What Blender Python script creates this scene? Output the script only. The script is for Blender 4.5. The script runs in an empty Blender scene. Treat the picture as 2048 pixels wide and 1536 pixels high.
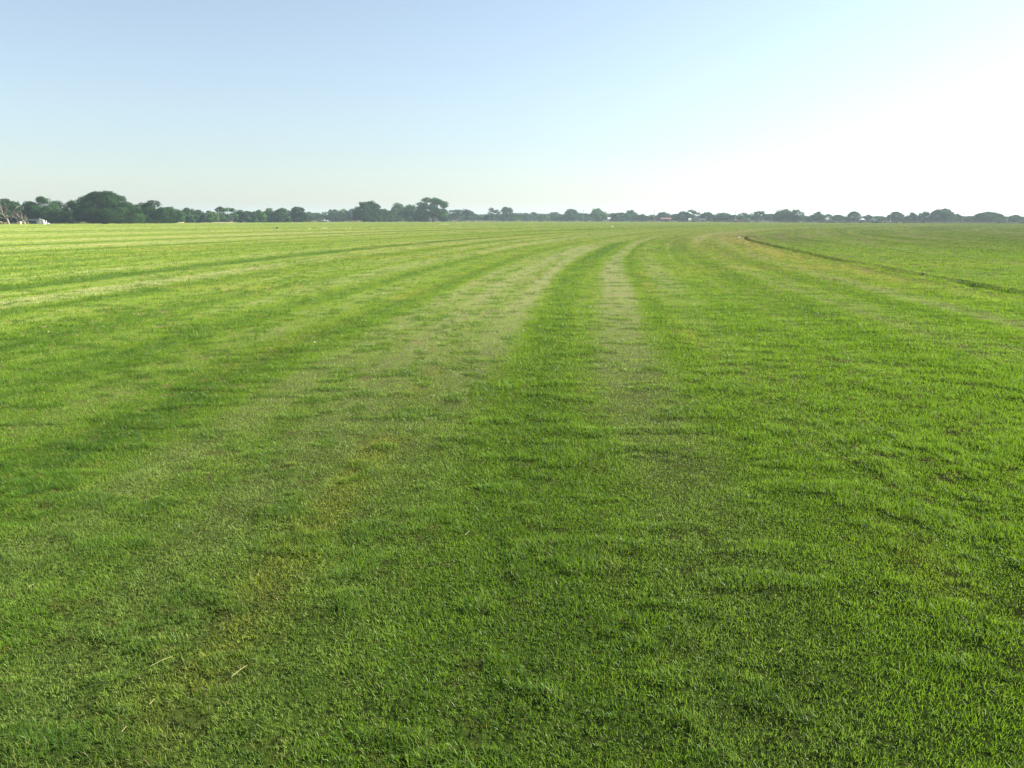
import bpy, math, random
import numpy as np
R = math.radians
scene = bpy.context.scene

# ------------------------------------------------------------------ camera
F_PX, CAM_H, HOR = 1593.0, 1.75, 439.0
PITCH = math.atan((768 - HOR) / F_PX)
cam_d = bpy.data.cameras.new('camera')
cam_d.sensor_width = 36.0
cam_d.lens = 36.0 * F_PX / 2048.0
cam_d.clip_start = 0.05
cam_d.clip_end = 9000
cam = bpy.data.objects.new('camera', cam_d)
cam.location = (0, 0, CAM_H)
cam.rotation_euler = (math.pi / 2 - PITCH, 0, 0)
scene.collection.objects.link(cam)
scene.camera = cam

# ------------------------------------------------------------------ light
SUN_EL, SUN_AZ = 31.0, 72.0          # azimuth to the right of the view direction
world = bpy.data.worlds.new("World")
scene.world = world
world.use_nodes = True
wt = world.node_tree
wt.nodes.clear()
sky = wt.nodes.new('ShaderNodeTexSky')
sky.sky_type = 'NISHITA'
sky.sun_disc = False
sky.sun_elevation = R(SUN_EL)
sky.sun_rotation = R(SUN_AZ)
sky.altitude = 0
sky.air_density = 1.15
sky.dust_density = .7
sky.ozone_density = 3.5
bg = wt.nodes.new('ShaderNodeBackground')
bg.inputs['Strength'].default_value = 0.056
wo = wt.nodes.new('ShaderNodeOutputWorld')
hs = wt.nodes.new('ShaderNodeHueSaturation')          # a paler, slightly violet summer-haze sky
hs.inputs['Saturation'].default_value = .68
wt.links.new(sky.outputs[0], hs.inputs['Color'])
tn = wt.nodes.new('ShaderNodeMix'); tn.data_type = 'RGBA'; tn.blend_type = 'MULTIPLY'; tn.inputs[0].default_value = 1
tn.inputs[7].default_value = (.965, 1.0, 1.015, 1)
wt.links.new(hs.outputs[0], tn.inputs[6]); wt.links.new(tn.outputs[2], bg.inputs['Color'])
wt.links.new(bg.outputs[0], wo.inputs['Surface'])

sd = bpy.data.lights.new('sun', 'SUN')
sd.energy = 5.0
sd.angle = R(0.6)
sd.color = (1.0, 0.93, 0.80)
so = bpy.data.objects.new('sun', sd)
so.rotation_euler = (R(90 - SUN_EL), 0, R(180 - SUN_AZ))
scene.collection.objects.link(so)

scene.view_settings.view_transform = 'Standard'
scene.view_settings.look = 'None'
scene.view_settings.exposure = 1.7
scene.view_settings.gamma = 1.0

# ------------------------------------------------------------------ helpers
col = scene.collection

def tag(o, label=None, cat=None, group=None, kind=None):
    if label: o['label'] = label
    if cat: o['category'] = cat
    if group: o['group'] = group
    if kind: o['kind'] = kind
    return o

def empty(name, loc, rz=0.0):
    o = bpy.data.objects.new(name, None)
    o.location = loc
    o.rotation_euler = (0, 0, rz)
    o.empty_display_size = 0.1
    col.objects.link(o)
    return o

def fast_mesh(name, verts, loops, starts, attrs=None, smooth=False):
    me = bpy.data.meshes.new(name)
    nv, nl, nf = len(verts), len(loops), len(starts)
    me.vertices.add(nv); me.loops.add(nl); me.polygons.add(nf)
    me.vertices.foreach_set('co', np.ascontiguousarray(verts, dtype=np.float32).ravel())
    me.loops.foreach_set('vertex_index', np.ascontiguousarray(loops, dtype=np.int32))
    me.polygons.foreach_set('loop_start', np.ascontiguousarray(starts, dtype=np.int32))
    if smooth:
        me.polygons.foreach_set('use_smooth', np.ones(nf, dtype=bool))
    for k, v in (attrs or {}).items():
        a = me.attributes.new(k, 'FLOAT', 'POINT')
        a.data.foreach_set('value', np.ascontiguousarray(v, dtype=np.float32))
    me.update(calc_edges=True)
    me.validate()
    return me

def link(name, me, mat, parent=None):
    o = bpy.data.objects.new(name, me)
    me.materials.append(mat)
    col.objects.link(o)
    if parent: o.parent = parent
    return o

class MB:
    """collects boxes, tubes and prisms in one mesh"""
    def __init__(s): s.v = []; s.f = []
    def add(s, vs, fs):
        b = len(s.v); s.v += [tuple(p) for p in vs]; s.f += [tuple(b + i for i in q) for q in fs]; return s
    def box(s, x0, x1, y0, y1, z0, z1, top=None):
        tx0, tx1, ty0, ty1 = top or (x0, x1, y0, y1)
        return s.add([(x0,y0,z0),(x1,y0,z0),(x1,y1,z0),(x0,y1,z0),(tx0,ty0,z1),(tx1,ty0,z1),(tx1,ty1,z1),(tx0,ty1,z1)],
              [(0,3,2,1),(4,5,6,7),(0,1,5,4),(1,2,6,5),(2,3,7,6),(3,0,4,7)])
    def tube(s, pts, rad, n=6):
        pts = [np.array(p, float) for p in pts]
        vs = []; fs = []
        for i, p in enumerate(pts):
            d = pts[min(i+1, len(pts)-1)] - pts[max(i-1, 0)]
            d = d / (np.linalg.norm(d) + 1e-9)
            a = np.array((0, 0, 1.0)) if abs(d[2]) < .9 else np.array((1.0, 0, 0))
            u = np.cross(d, a); u /= np.linalg.norm(u); w = np.cross(d, u)
            for k in range(n):
                t = 2*math.pi*k/n
                vs.append(p + rad[i]*(math.cos(t)*u + math.sin(t)*w))
        for i in range(len(pts)-1):
            for k in range(n):
                k2 = (k+1) % n
                fs.append((i*n+k, i*n+k2, (i+1)*n+k2, (i+1)*n+k))
        fs.append(tuple(range(n))[::-1]); fs.append(tuple(range((len(pts)-1)*n, len(pts)*n)))
        return s.add(vs, fs)
    def build(s, name, mat, parent=None):
        me = bpy.data.meshes.new(name)
        me.from_pydata(s.v, [], s.f); me.update()
        return link(name, me, mat, parent)

def px_ground(px, py, z=0.0):
    """the ground point seen at a pixel of the 2048 px photograph"""
    u = (px - 1024) / F_PX; v = (768 - py) / F_PX
    up = -math.sin(PITCH) + v*math.cos(PITCH); fw = math.cos(PITCH) + v*math.sin(PITCH)
    t = (CAM_H - z) / -up
    return t*u, t*fw

def at(px, Y):
    """x at depth Y for a pixel column near the horizon, and metres per pixel"""
    m = Y / (F_PX * math.cos(PITCH)) * 1.0
    t = Y / (math.cos(PITCH) + (768 - HOR) / F_PX * math.sin(PITCH))
    return (px - 1024) / F_PX * t, t / F_PX

def hash2(ix, iy, seed):
    h = (ix.astype(np.int64)*374761393 + iy.astype(np.int64)*668265263 + seed*2246822519) & 0xffffffff
    h = ((h ^ (h >> 13)) * 1274126177) & 0xffffffff
    h = (h ^ (h >> 16)) & 0xffffffff
    return h.astype(np.float64) / 4294967295.0

def noise(x, y, seed=0):
    ix = np.floor(x); iy = np.floor(y)
    fx = x-ix; fy = y-iy
    fx = fx*fx*(3-2*fx); fy = fy*fy*(3-2*fy)
    a = hash2(ix, iy, seed); b = hash2(ix+1, iy, seed); c = hash2(ix, iy+1, seed); d = hash2(ix+1, iy+1, seed)
    return (a*(1-fx)+b*fx)*(1-fy) + (c*(1-fx)+d*fx)*fy      # 0..1

def fbm(x, y, seed=0, o=3):
    s = 0; a = 1; t = 0
    for i in range(o):
        s = s + a*noise(x*2**i + 17.3*i, y*2**i - 9.1*i, seed+i); t += a; a *= .55
    return s/t

def sstep(x, a, b):
    t = np.clip((x-a)/(b-a), 0, 1); return t*t*(3-2*t)

def G(x, c, w): return np.exp(-((x-c)/w)**2)

# mower rings round the irrigation pivot, far off to the right
PCX, PCY = 380.0, -20.0
PR = math.hypot(PCX, PCY)
def ring(x, y):
    dx = x-PCX; dy = y-PCY
    q = PR - np.hypot(dx, dy)
    s = np.arctan2(dy, -dx) * PR - 20.0      # about the depth in front of the camera
    wob = .16*(noise(s/9., s*0+3, 5)-.5) + .10*(noise(s/3., s*0+7, 6)-.5)
    return q, s, q + wob

def track_wobble(s):
    # the tractor swerved a little, 20 to 45 m out
    return np.interp(s, [5, 12, 16, 21, 26, 33, 43, 60], [.15, .15, .0, -.07, .10, .04, -.05, -.05])

def rut_line(y):
    """x of the wheel rut at depth y (traced, then following the ring)"""
    ys = np.array([8, 14, 19.8, 22.5, 27, 33.4, 43.7, 53, 67.2, 78, 88, 100])
    xs = np.array([11.4, 11.7, 12.15, 12.5, 13.0, 14.0, 15.6, 17.2, 19.9, 22.4, 25.4, 30])
    return np.interp(y, ys, xs)

def fields(x, y):
    """mow (light/dark of the mown sward), tuft, thatch, rut, all from world position"""
    q, s, w = ring(x, y)
    d = np.hypot(x, y)
    al = .55 + .9*noise(s/22., w*.15, 11)
    m = np.zeros_like(x)
    for c, wd, a, lo, hi in (
        (-1.95, .30, .50, -50, 60), (-.95, .26, .46, 6, 60), (-1.45, .5, .28, -50, 60),
        (-2.85, .30, .36, -50, 60), (-.15, .42, -.36, -50, 70), (1.75, .28, -.38, 8, 80),
        (3.55, .10, .5, 30, 110), (2.6, .35, .2, 20, 110), (3.85, .06, .42, 8, 30),
        (4.6, .3, -.3, 0, 80), (5.6, .35, .35, 5, 160), (6.7, .3, -.35, 5, 160), (7.6, .35, .35, 5, 160), (8.6, .3, -.2, 5, 100),
        (-2.32, .2, -.6, -50, 5), (-.75, .38, -.5, -50, 5), (.3, .05, -.5, -50, 8),
        (-3.6, .3, -.32, -50, 45), (-4.5, .4, .2, -50, 60), (-5.6, .3, -.3, -50, 60), (-6.7, .45, .32, -50, 90),
        (-7.8, .25, -.30, -50, 90), (-9.2, .5, .30, 0, 120), (-10.6, .4, -.32, -50, 120), (-12.2, .5, .30, -50, 160),
        (-14.6, .55, -.75, -50, 200), (-13.4, .2, .3, -50, 160), (-16.6, .7, .35, -50, 200), (-18.6, .7, .35, -50, 200),
        (-20.9, .10, .75, -50, 80), (-22.4, .8, -.42, -50, 200), (-25., 1.0, .15, -50, 200), (-27.3, .5, -.4, -50, 200), (-29.0, .5, .75, -50, 250),
        (-31, 1.0, -.5, -50, 250), (-36, 2.0, .5, -50, 300), (-41., 1.2, -.8, -50, 400), (-47, 3, .4, -50, 400), (-55, 2.5, -.45, -50, 500),
        (-70, 5, .35, -50, 600), (-88, 4, -.5, -50, 600), (-120, 9, .4, -50, 900), (-150, 6, -.4, -50, 900)):
        on = sstep(s, lo, lo+8) * (1 - sstep(s, hi-8, hi))
        m += a*al*on*G(w, c, wd)
    wc = w + track_wobble(s)
    m += .66*np.clip(1.25*G(wc, 1.0, .33), 0, 1)*(.6+.4*sstep(s, 2, 12))*(1-sstep(s, 75, 110)) * (.75+.25*al)
    m -= .30*G(wc, 1.55, .12)*sstep(s, 25, 45)
    n1 = noise(w/.55, s/26., 21)-.5
    n2 = noise(w/1.7, s/45., 22)-.5
    n3 = noise(w/6., s/120., 23)-.5
    n4 = noise(w/.22, s/14., 24)-.5
    m = m*(1-.45*sstep(d, 40, 200)) + .42*n1 + .50*n2 + .55*n3*sstep(d, 25, 90) + .25*n4
    # blotches
    m = m*(.8+.2*sstep(d, 3, 6)+.55*sstep(d, 3, 7)*(1-sstep(d, 18, 40)))
    m += .30*(fbm(x/1.9, y/1.9, 31)-.5) + .42*(fbm(x/.45, y/.45, 32)-.5)*(1-.6*sstep(d, 20, 60))
    # tufts: lusher, taller, darker clumps
    t0 = fbm(x/.30+4*noise(x/2, y/2, 41), y/.24, 42)
    bias = .05*noise(w/1.1, s/12., 43) + .04*noise(x/3., y/3., 44) + .035*sstep(q, -.5, 3) - .03*np.clip(m, -1, 1)
    tuft = sstep(t0 + bias, .57, .72)
    # dead thatch flecks, more of them along some rings and on the right-hand side
    h0 = fbm(x/.11, y/.11, 51)
    hb = .09*noise(w/.7, s/9., 52) + .10*noise(x/1.4, y/1.4, 53) + .03*sstep(q, 1, 4)
    thatch = sstep(h0 + hb, .79, .90)
    # yellow strip along the edge of one pass, near the camera
    yl = 1.3*G(w, -1.40, .15)*(1-sstep(s, 6, 11))*sstep(noise(s/.5, w*3, 54), .2, .7)
    yl = yl + .45*G(w, -3.9, .25)*sstep(noise(s/2., w, 55), .4, .9) + .6*G(w, 1.9, .2)*sstep(noise(s/2., w, 56), .4, .9)
    yl = yl + .8*G(w, 9.3, 1.3)*sstep(s, 15, 30)*(1-sstep(s, 70, 110)) + .30*G(w, 6.3, 2.2)*sstep(s, 15, 40)
    yl = yl + .35*sstep(fbm(x/7., y/3., 57), .55, .8)*sstep(d, 12, 30)
    # rut
    rd = x - rut_line(y)
    along = sstep(y, 15, 18)*(1-sstep(y, 86, 92))
    strength = -.05 + 1.0*np.maximum(G(y, 21.2, 1.7), sstep(y, 31, 37)) + .9*(noise(y/1.1, y*0, 61)-.45)
    strength = np.clip(strength, 0, 1)*along
    rut = strength*G(rd + .12*(noise(y/.8, y*0, 62)-.5), 0, .14)
    soil = np.maximum(sstep(rut, .45, .75), .9*G(y, 86, 4)*G(rd, -.1, 1.3)*sstep(noise(x/.5, y/1.5, 63), .25, .6))
    wear = .35*G(rd, 0, 1.8)*sstep(y, 66, 84)*(1-sstep(y, 105, 150)) + .30*G(w, 13.5, 1.3)*sstep(s, 40, 70)*(1-sstep(s, 120, 160))*noise(s/5, w, 64)
    wear = wear + .8*G(w, .3, .06)*(1-sstep(s, 5, 11))*sstep(noise(s/.35, w, 67), .45, .75)
    wear = wear + .7*sstep(noise(w/1.2, s/10., 65), .66, .9)*sstep(q, 11.5, 14)*sstep(d, 18, 30) \
                + .4*sstep(noise(w/.7, s/14., 66), .7, .95)*sstep(q, 2, 5)
    return dict(mow=m, tuft=tuft, thatch=thatch, yellow=np.clip(yl, 0, 1), rut=rut, soil=soil, wear=np.clip(wear, 0, 1), q=q, s=s, w=w)

def height(x, y, f=None):
    if f is None: f = fields(x, y)
    d = np.hypot(x, y)
    fade = 1-sstep(d, 60, 160)
    z = .028*(fbm(x/.8, y/.8, 71)-.5) + .045*(fbm(x/3.2, y/3.2, 72)-.5)*(1+.7*sstep(f['q'], 0, 6))
    z = z + .012*f['tuft'] + .014*(fbm(x/.22, y/.17, 75)-.5)
    z = z*fade*sstep(d, .8, 2.2)
    z = z - .20*f['rut'] + .05*(G(x-rut_line(y), .45, .16) + .5*G(x-rut_line(y), -.45, .16))*np.clip(f['rut']*0 + sstep(y, 15, 18)*(1-sstep(y, 86, 92)), 0, 1)
    # far distances settle a little, so that every far thing stands on a smooth floor
    return z

# ------------------------------------------------------------------ materials
def new_mat(name):
    m = bpy.data.materials.new(name); m.use_nodes = True
    nt = m.node_tree; nt.nodes.clear()
    return m, nt, nt.nodes, nt.links

def n_mix(N, L, fac, a, b, mode='MIX'):
    n = N.new('ShaderNodeMix'); n.data_type = 'RGBA'; n.blend_type = mode
    for sock, v in ((n.inputs[0], fac), (n.inputs[6], a), (n.inputs[7], b)):
        if hasattr(v, 'is_output'): L.new(v, sock)
        elif isinstance(v, (int, float)): sock.default_value = v
        else: sock.default_value = (*v, 1)
    return n.outputs[2]

def n_map(N, L, v, a, b, c=0., d=1.):
    n = N.new('ShaderNodeMapRange'); L.new(v, n.inputs[0])
    n.inputs[1].default_value = a; n.inputs[2].default_value = b; n.inputs[3].default_value = c; n.inputs[4].default_value = d
    return n.outputs[0]

def n_attr(N, name):
    a = N.new('ShaderNodeAttribute'); a.attribute_name = name; return a.outputs['Fac']

def n_noise(N, L, scale, detail=2., rough=.5, vec=None):
    n = N.new('ShaderNodeTexNoise'); n.inputs['Scale'].default_value = scale
    n.inputs['Detail'].default_value = detail; n.inputs['Roughness'].default_value = rough
    if vec is None:
        g = N.new('ShaderNodeNewGeometry'); vec = g.outputs['Position']
    L.new(vec, n.inputs['Vector'])
    return n.outputs[0]

DARK   = (.034, .108, .015)
MID    = (.126, .250, .017)
LIGHT  = (.235, .315, .085)
YELLOW = (.330, .310, .055)
STRAW  = (.250, .200, .085)
SOIL   = (.060, .042, .028)

def turf_colour(N, L):
    """shared by the sward sheet and its blades"""
    mow = n_attr(N, 'mow')
    c = n_mix(N, L, n_map(N, L, mow, -.75, .05), DARK, MID)
    c = n_mix(N, L, n_map(N, L, mow, 0., .95), c, LIGHT)
    c = n_mix(N, L, n_map(N, L, n_attr(N, 'yellow'), 0, 1, 0, .7), c, YELLOW)
    c = n_mix(N, L, n_map(N, L, n_attr(N, 'tuft'), 0, 1, 0, .68), c, DARK)
    c = n_mix(N, L, n_map(N, L, n_attr(N, 'wear'), 0, 1, 0, .6), c, (.19, .175, .07))
    return c

# sward sheet
def mat_field():
    m, nt, N, L = new_mat('field_turf')
    c = turf_colour(N, L)
    n1 = n_noise(N, L, 38, 4, .65)
    c = n_mix(N, L, n_map(N, L, n1, .35, .62), n_mix(N, L, .40, c, (.015, .035, .008)), c)
    n3 = n_noise(N, L, 3.1, 5, .7)
    c = n_mix(N, L, n_map(N, L, n3, .25, .75, .0, .30), c, (.16, .21, .03))
    c = n_mix(N, L, n_map(N, L, n_attr(N, 'thatch'), 0, 1, 0, .5), c, STRAW)
    c = n_mix(N, L, 1.0, c, (1.62, 1.20, 2.2), 'MULTIPLY')  # brightened and paled: lit tips of far backlit blades put into the sheet colour
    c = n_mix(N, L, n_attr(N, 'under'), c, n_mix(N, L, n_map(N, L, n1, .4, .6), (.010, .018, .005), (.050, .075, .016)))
    c = n_mix(N, L, n_attr(N, 'soil'), c, n_mix(N, L, n1, (.020, .016, .012), (.06, .045, .03)))
    c = n_mix(N, L, n_attr(N, 'margin'), c, n_mix(N, L, n_noise(N, L, .15, 4), (.10, .11, .03), (.21, .19, .09)))
    b = N.new('ShaderNodeBsdfDiffuse'); L.new(c, b.inputs[0]); b.inputs[1].default_value = 1
    bump = N.new('ShaderNodeBump'); bump.inputs['Strength'].default_value = .45; bump.inputs['Distance'].default_value = .03
    n2 = n_noise(N, L, 26, 5, .75)
    L.new(n2, bump.inputs['Height']); L.new(bump.outputs[0], b.inputs['Normal'])
    out = N.new('ShaderNodeOutputMaterial')
    L.new(b.outputs[0], out.inputs[0])
    return m

def mat_blade():
    m, nt, N, L = new_mat('grass_blades')
    c = turf_colour(N, L)
    r = n_attr(N, 'rnd')
    c = n_mix(N, L, n_map(N, L, r, .0, .5, .62, 0), c, (.022, .085, .014))
    c = n_mix(N, L, n_map(N, L, r, .55, .93, 0, .55), c, (.24, .37, .050))
    c = n_mix(N, L, n_map(N, L, r, .945, .96), c, STRAW)
    c = n_mix(N, L, n_map(N, L, n_attr(N, 'thatch'), 0, 1, 0, .5), c, (.20, .13, .05))
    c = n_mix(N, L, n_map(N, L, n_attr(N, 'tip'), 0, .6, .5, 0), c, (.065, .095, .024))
    d = N.new('ShaderNodeBsdfDiffuse'); L.new(c, d.inputs[0])
    t = N.new('ShaderNodeBsdfTranslucent')
    tc = n_mix(N, L, .55, c, (.26, .44, .010))
    L.new(tc, t.inputs[0])
    g = N.new('ShaderNodeBsdfGlossy'); g.inputs['Roughness'].default_value = .6; g.inputs[0].default_value = (.9, .95, .9, 1)
    mx = N.new('ShaderNodeMixShader'); mx.inputs[0].default_value = .42
    L.new(d.outputs[0], mx.inputs[1]); L.new(t.outputs[0], mx.inputs[2])
    fr = N.new('ShaderNodeFresnel'); fr.inputs[0].default_value = 1.33
    frs = n_map(N, L, fr.outputs[0], 0, 1, 0, .05)
    mg = N.new('ShaderNodeMixShader'); L.new(frs, mg.inputs[0])
    L.new(mx.outputs[0], mg.inputs[1]); L.new(g.outputs[0], mg.inputs[2])
    out = N.new('ShaderNodeOutputMaterial'); L.new(mg.outputs[0], out.inputs[0])
    return m

def mat_plain(name, c, rough=.8, metallic=0., var=.25, scale=3.):
    m, nt, N, L = new_mat(name)
    b = N.new('ShaderNodeBsdfPrincipled')
    n = n_noise(N, L, scale, 4, .6)
    L.new(n_mix(N, L, n_map(N, L, n, .3, .7), tuple(k*(1-var) for k in c), c), b.inputs['Base Color'])
    b.inputs['Roughness'].default_value = rough; b.inputs['Metallic'].default_value = metallic
    out = N.new('ShaderNodeOutputMaterial'); L.new(b.outputs[0], out.inputs[0])
    return m

def mat_leaf(name, c):
    m, nt, N, L = new_mat(name)
    r = n_attr(N, 'rnd')
    cc = n_mix(N, L, r, tuple(k*.40 for k in c), tuple(min(1, k*2.1) for k in c))
    d = N.new('ShaderNodeBsdfDiffuse'); L.new(cc, d.inputs[0])
    t = N.new('ShaderNodeBsdfTranslucent'); L.new(n_mix(N, L, .4, cc, (.10, .18, .02)), t.inputs[0])
    mx = N.new('ShaderNodeMixShader'); mx.inputs[0].default_value = .25
    L.new(d.outputs[0], mx.inputs[1]); L.new(t.outputs[0], mx.inputs[2])
    out = N.new('ShaderNodeOutputMaterial'); L.new(mx.outputs[0], out.inputs[0])
    return m

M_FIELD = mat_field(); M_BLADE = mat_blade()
M_BARK = mat_plain('bark', (.10, .08, .06), .9)
M_DEAD = mat_plain('bleached_wood', (.30, .26, .20), .85)
M_WHITE = mat_plain('white_paint', (.80, .80, .78), .35, var=.06)
M_OFFW = mat_plain('weathered_white', (.62, .57, .48), .7)
M_GREY = mat_plain('grey_sheet_metal', (.30, .31, .32), .5)
M_SHADE = mat_plain('shade_dark_boards', (.035, .04, .045), .9)  # tree shade on the left shed is mixed into this dark colour
M_DARK = mat_plain('dark_opening', (.03, .03, .035), .6)
M_GLASS = mat_plain('window_glass', (.05, .06, .07), .08, var=.05)
M_RED = mat_plain('red_brown_boards', (.17, .075, .058), .8)
M_ROOF = mat_plain('pale_metal_roof', (.55, .57, .58), .4, var=.1)
M_TYRE = mat_plain('tyre_rubber', (.03, .03, .03), .8)
M_POST = mat_plain('weathered_post', (.22, .18, .13), .9)
M_STRAW = mat_plain('dry_straw', (.34, .30, .13), .7, scale=60)
M_STONE = mat_plain('pale_stone', (.60, .60, .58), .7, scale=40)
M_TAN = mat_plain('sand', (.36, .31, .19), .95, scale=.5)
LEAF = {
 'dark': mat_leaf('leaves_dark_green', (.022, .052, .018)),
 'mid': mat_leaf('leaves_mid_green', (.032, .078, .024)),
 'light': mat_leaf('leaves_light_green', (.055, .120, .028)),
 'blue': mat_leaf('leaves_grey_green', (.034, .070, .038)),
 'yellow': mat_leaf('leaves_olive_green', (.075, .085, .028)),
}

# ------------------------------------------------------------------ field sheet
def edge_dist(px):
    """depth of the far edge of the mown field at a photo column"""
    return np.interp(px, [-900, 0, 260, 500, 740, 1000, 1200, 1440, 1680, 2048, 2900], [235, 300, 415, 485, 620, 690, 640, 545, 420, 365, 300])

def build_field():
    a_f = np.radians(np.arange(-44, 44.001, .05))
    a_c = np.radians(np.arange(46, 315, 3.0))
    ang = np.concatenate([a_f, a_c])
    rad = [0.25]
    while rad[-1] < 3000:
        r = rad[-1]
        rad.append(r*(1.012 if 1.2 < r < 130 else 1.03 if r < 900 else 1.2) + (0 if r > 1.2 else .08))
    rad = np.array(rad)
    A, Rr = np.meshgrid(ang, rad)
    x = np.sin(A)*Rr; y = np.cos(A)*Rr
    f = fields(x.ravel(), y.ravel())
    z = height(x.ravel(), y.ravel(), f)
    n = len(ang); k = len(rad)
    verts = np.stack([x.ravel(), y.ravel(), z], 1)
    idx = np.arange(n*k).reshape(k, n)
    a = idx[:-1, :]; b = np.roll(idx, -1, 1)[:-1, :]; c = np.roll(idx, -1, 1)[1:, :]; d = idx[1:, :]
    quads = np.stack([a, d, c, b], -1).reshape(-1, 4)
    verts = np.vstack([verts, [[0, 0, 0]]])
    ctr = len(verts)-1
    tri = np.stack([np.full(n, ctr), idx[0], np.roll(idx[0], -1)], 1)
    loops = np.concatenate([quads.ravel(), tri.ravel()])
    starts = np.concatenate([np.arange(len(quads))*4, len(quads)*4 + np.arange(n)*3])
    D = np.hypot(x.ravel(), y.ravel())
    u = np.where(y.ravel() > 1, x.ravel()/np.maximum(y.ravel(), 1), 0)
    ed = edge_dist(1024 + u*F_PX*1.02)
    margin = sstep(y.ravel(), ed, ed*1.02)
    ap = lambda v: np.append(v, 0)
    attrs = {kk: ap(f[kk]) for kk in ('mow', 'tuft', 'thatch', 'yellow', 'soil', 'wear')}
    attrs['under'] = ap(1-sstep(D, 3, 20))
    attrs['margin'] = ap(margin)
    me = fast_mesh('field', verts, loops, starts, attrs, smooth=True)
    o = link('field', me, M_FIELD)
    tag(o, kind='structure')
build_field()

# ------------------------------------------------------------------ grass blades
def build_grass(seed=3):
    rng = np.random.default_rng(seed)
    NEAR, FAR, RHO0 = 5.0, 75.0, 19000.
    hw = lambda y: .70*y + .9
    ys = np.linspace(1.7, FAR, 4000)
    rho = RHO0*np.minimum(1, (NEAR/ys)**2.1)
    rho = rho*np.minimum(1, (16/ys)**.9)
    w = rho*2*hw(ys)
    cdf = np.cumsum(w); total = int(np.trapezoid(w, ys)) if hasattr(np, 'trapezoid') else int(np.trapz(w, ys))
    y = np.interp(rng.random(total)*cdf[-1], cdf, ys)
    x = (rng.random(total)*2-1)*hw(y)
    f = fields(x, y)
    d = np.hypot(x, y)
    keep = rng.random(total) > np.clip(.2*f['thatch'] + .97*sstep(f['soil'], .2, .6) + .3*f['wear'] + .92*sstep(d, 40, FAR), 0, 1)
    x = x[keep]; y = y[keep]; d = d[keep]; f = {k: v[keep] for k, v in f.items()}
    n = len(x)
    z = height(x, y, f)
    sc = np.maximum(1, d/NEAR)
    wid = (.0021*rng.uniform(.7, 1.3, n))*sc**.95
    mlen = .0215*(1 - .22*np.clip(f['mow'], -.8, 1))*(1+.5*f['tuft'])*(1-.35*f['thatch'])
    ln = mlen*rng.uniform(.55, 1.35, n)*np.where(rng.random(n) < .02, 1.6, 1.0)*sc**.42
    # long soft waves in blade height make the sward uneven
    ln *= .8 + .5*noise(x/.16, y/.16, 81)
    az = rng.uniform(0, 2*np.pi, n)
    tilt = np.abs(rng.normal(0, .62, n)) + .12
    tilt = np.minimum(tilt, 1.35)
    # a common lean, different in each pass of the mower
    leanx = .5*(noise(f['w']/1.2, f['s']/30., 82)-.5) - .12; leany = .55*np.clip(f['mow'], -1, 1)
    dx = np.cos(az)*np.sin(tilt) + leanx*.6; dy = np.sin(az)*np.sin(tilt) + leany*.4; dz = np.cos(tilt)
    nn = np.sqrt(dx*dx+dy*dy+dz*dz); dx/=nn; dy/=nn; dz/=nn
    ra = rng.uniform(0, 2*np.pi, n)
    # width direction: mostly across the view with scatter
    wx = np.cos(ra); wy = np.sin(ra)
    bend = rng.uniform(.2, .7, n)
    p0 = np.stack([x, y, z-.004], 1)
    dirv = np.stack([dx, dy, dz], 1)
    mid = p0 + dirv*(ln*.55)[:, None]
    d2 = np.stack([dx*(1+bend), dy*(1+bend), dz*(1-bend*.75)], 1)
    d2 /= np.linalg.norm(d2, axis=1)[:, None]
    tip = mid + d2*(ln*.5)[:, None]
    wv = np.stack([wx, wy, np.zeros(n)], 1)*(wid*.5)[:, None]
    rnd = rng.random(n)
    clump = np.zeros(n); wsum = np.zeros(n)
    for kk in range(7):                                    # tufts of every size, those near one step of distance counting most
        lam = .045*2**kk
        wk = np.exp(-((np.log2(sc) - kk + .6)/1.1)**2)
        clump += wk*noise(x/lam + kk*13.7, y/(lam*1.5) - kk*5.1, 91+kk); wsum += wk
    clump = .5 + (clump/wsum - .5)*1.15
    rnd = np.where(rnd < .94, np.clip(.47 + (rnd-.47)*.65 + (clump-.5)*1.3, 0, .94), rnd)
    near = d < 16
    def pack(sel, five):
        if five:
            V = np.stack([p0[sel]-wv[sel], p0[sel]+wv[sel], mid[sel]+wv[sel]*.8, mid[sel]-wv[sel]*.8, tip[sel]], 1)
            T = np.tile([0, 0, .55, .55, 1.], (sel.sum(), 1))
        else:
            V = np.stack([p0[sel]-wv[sel]*1.1, p0[sel]+wv[sel]*1.1, tip[sel]], 1)
            T = np.tile([0, 0, 1.], (sel.sum(), 1))
        return V, T
    V5, T5 = pack(near, True); V3, T3 = pack(~near, False)
    n5, n3 = len(V5), len(V3)
    verts = np.concatenate([V5.reshape(-1, 3), V3.reshape(-1, 3)])
    b5 = (np.arange(n5)*5)[:, None]
    l5 = np.concatenate([b5+0, b5+1, b5+2, b5+3, b5+3, b5+2, b5+4], 1)
    s5 = np.stack([np.arange(n5)*7, np.arange(n5)*7+4], 1).ravel()
    b3 = (n5*5 + np.arange(n3)*3)[:, None]
    l3 = np.concatenate([b3, b3+1, b3+2], 1)
    s3 = n5*7 + np.arange(n3)*3
    loops = np.concatenate([l5.ravel(), l3.ravel()]); starts = np.concatenate([s5, s3])
    def per(v): return np.concatenate([np.repeat(v[near], 5), np.repeat(v[~near], 3)])
    attrs = {k: per(f[k]) for k in ('mow', 'tuft', 'thatch', 'yellow', 'wear')}
    attrs['rnd'] = per(rnd)
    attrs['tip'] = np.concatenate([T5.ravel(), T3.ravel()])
    me = fast_mesh('grass', verts, loops, starts, attrs)
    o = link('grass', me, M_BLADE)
    tag(o, 'short mown green turf grass covering the whole field', 'grass', kind='stuff')
    print('blades', n)
build_grass()

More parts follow.
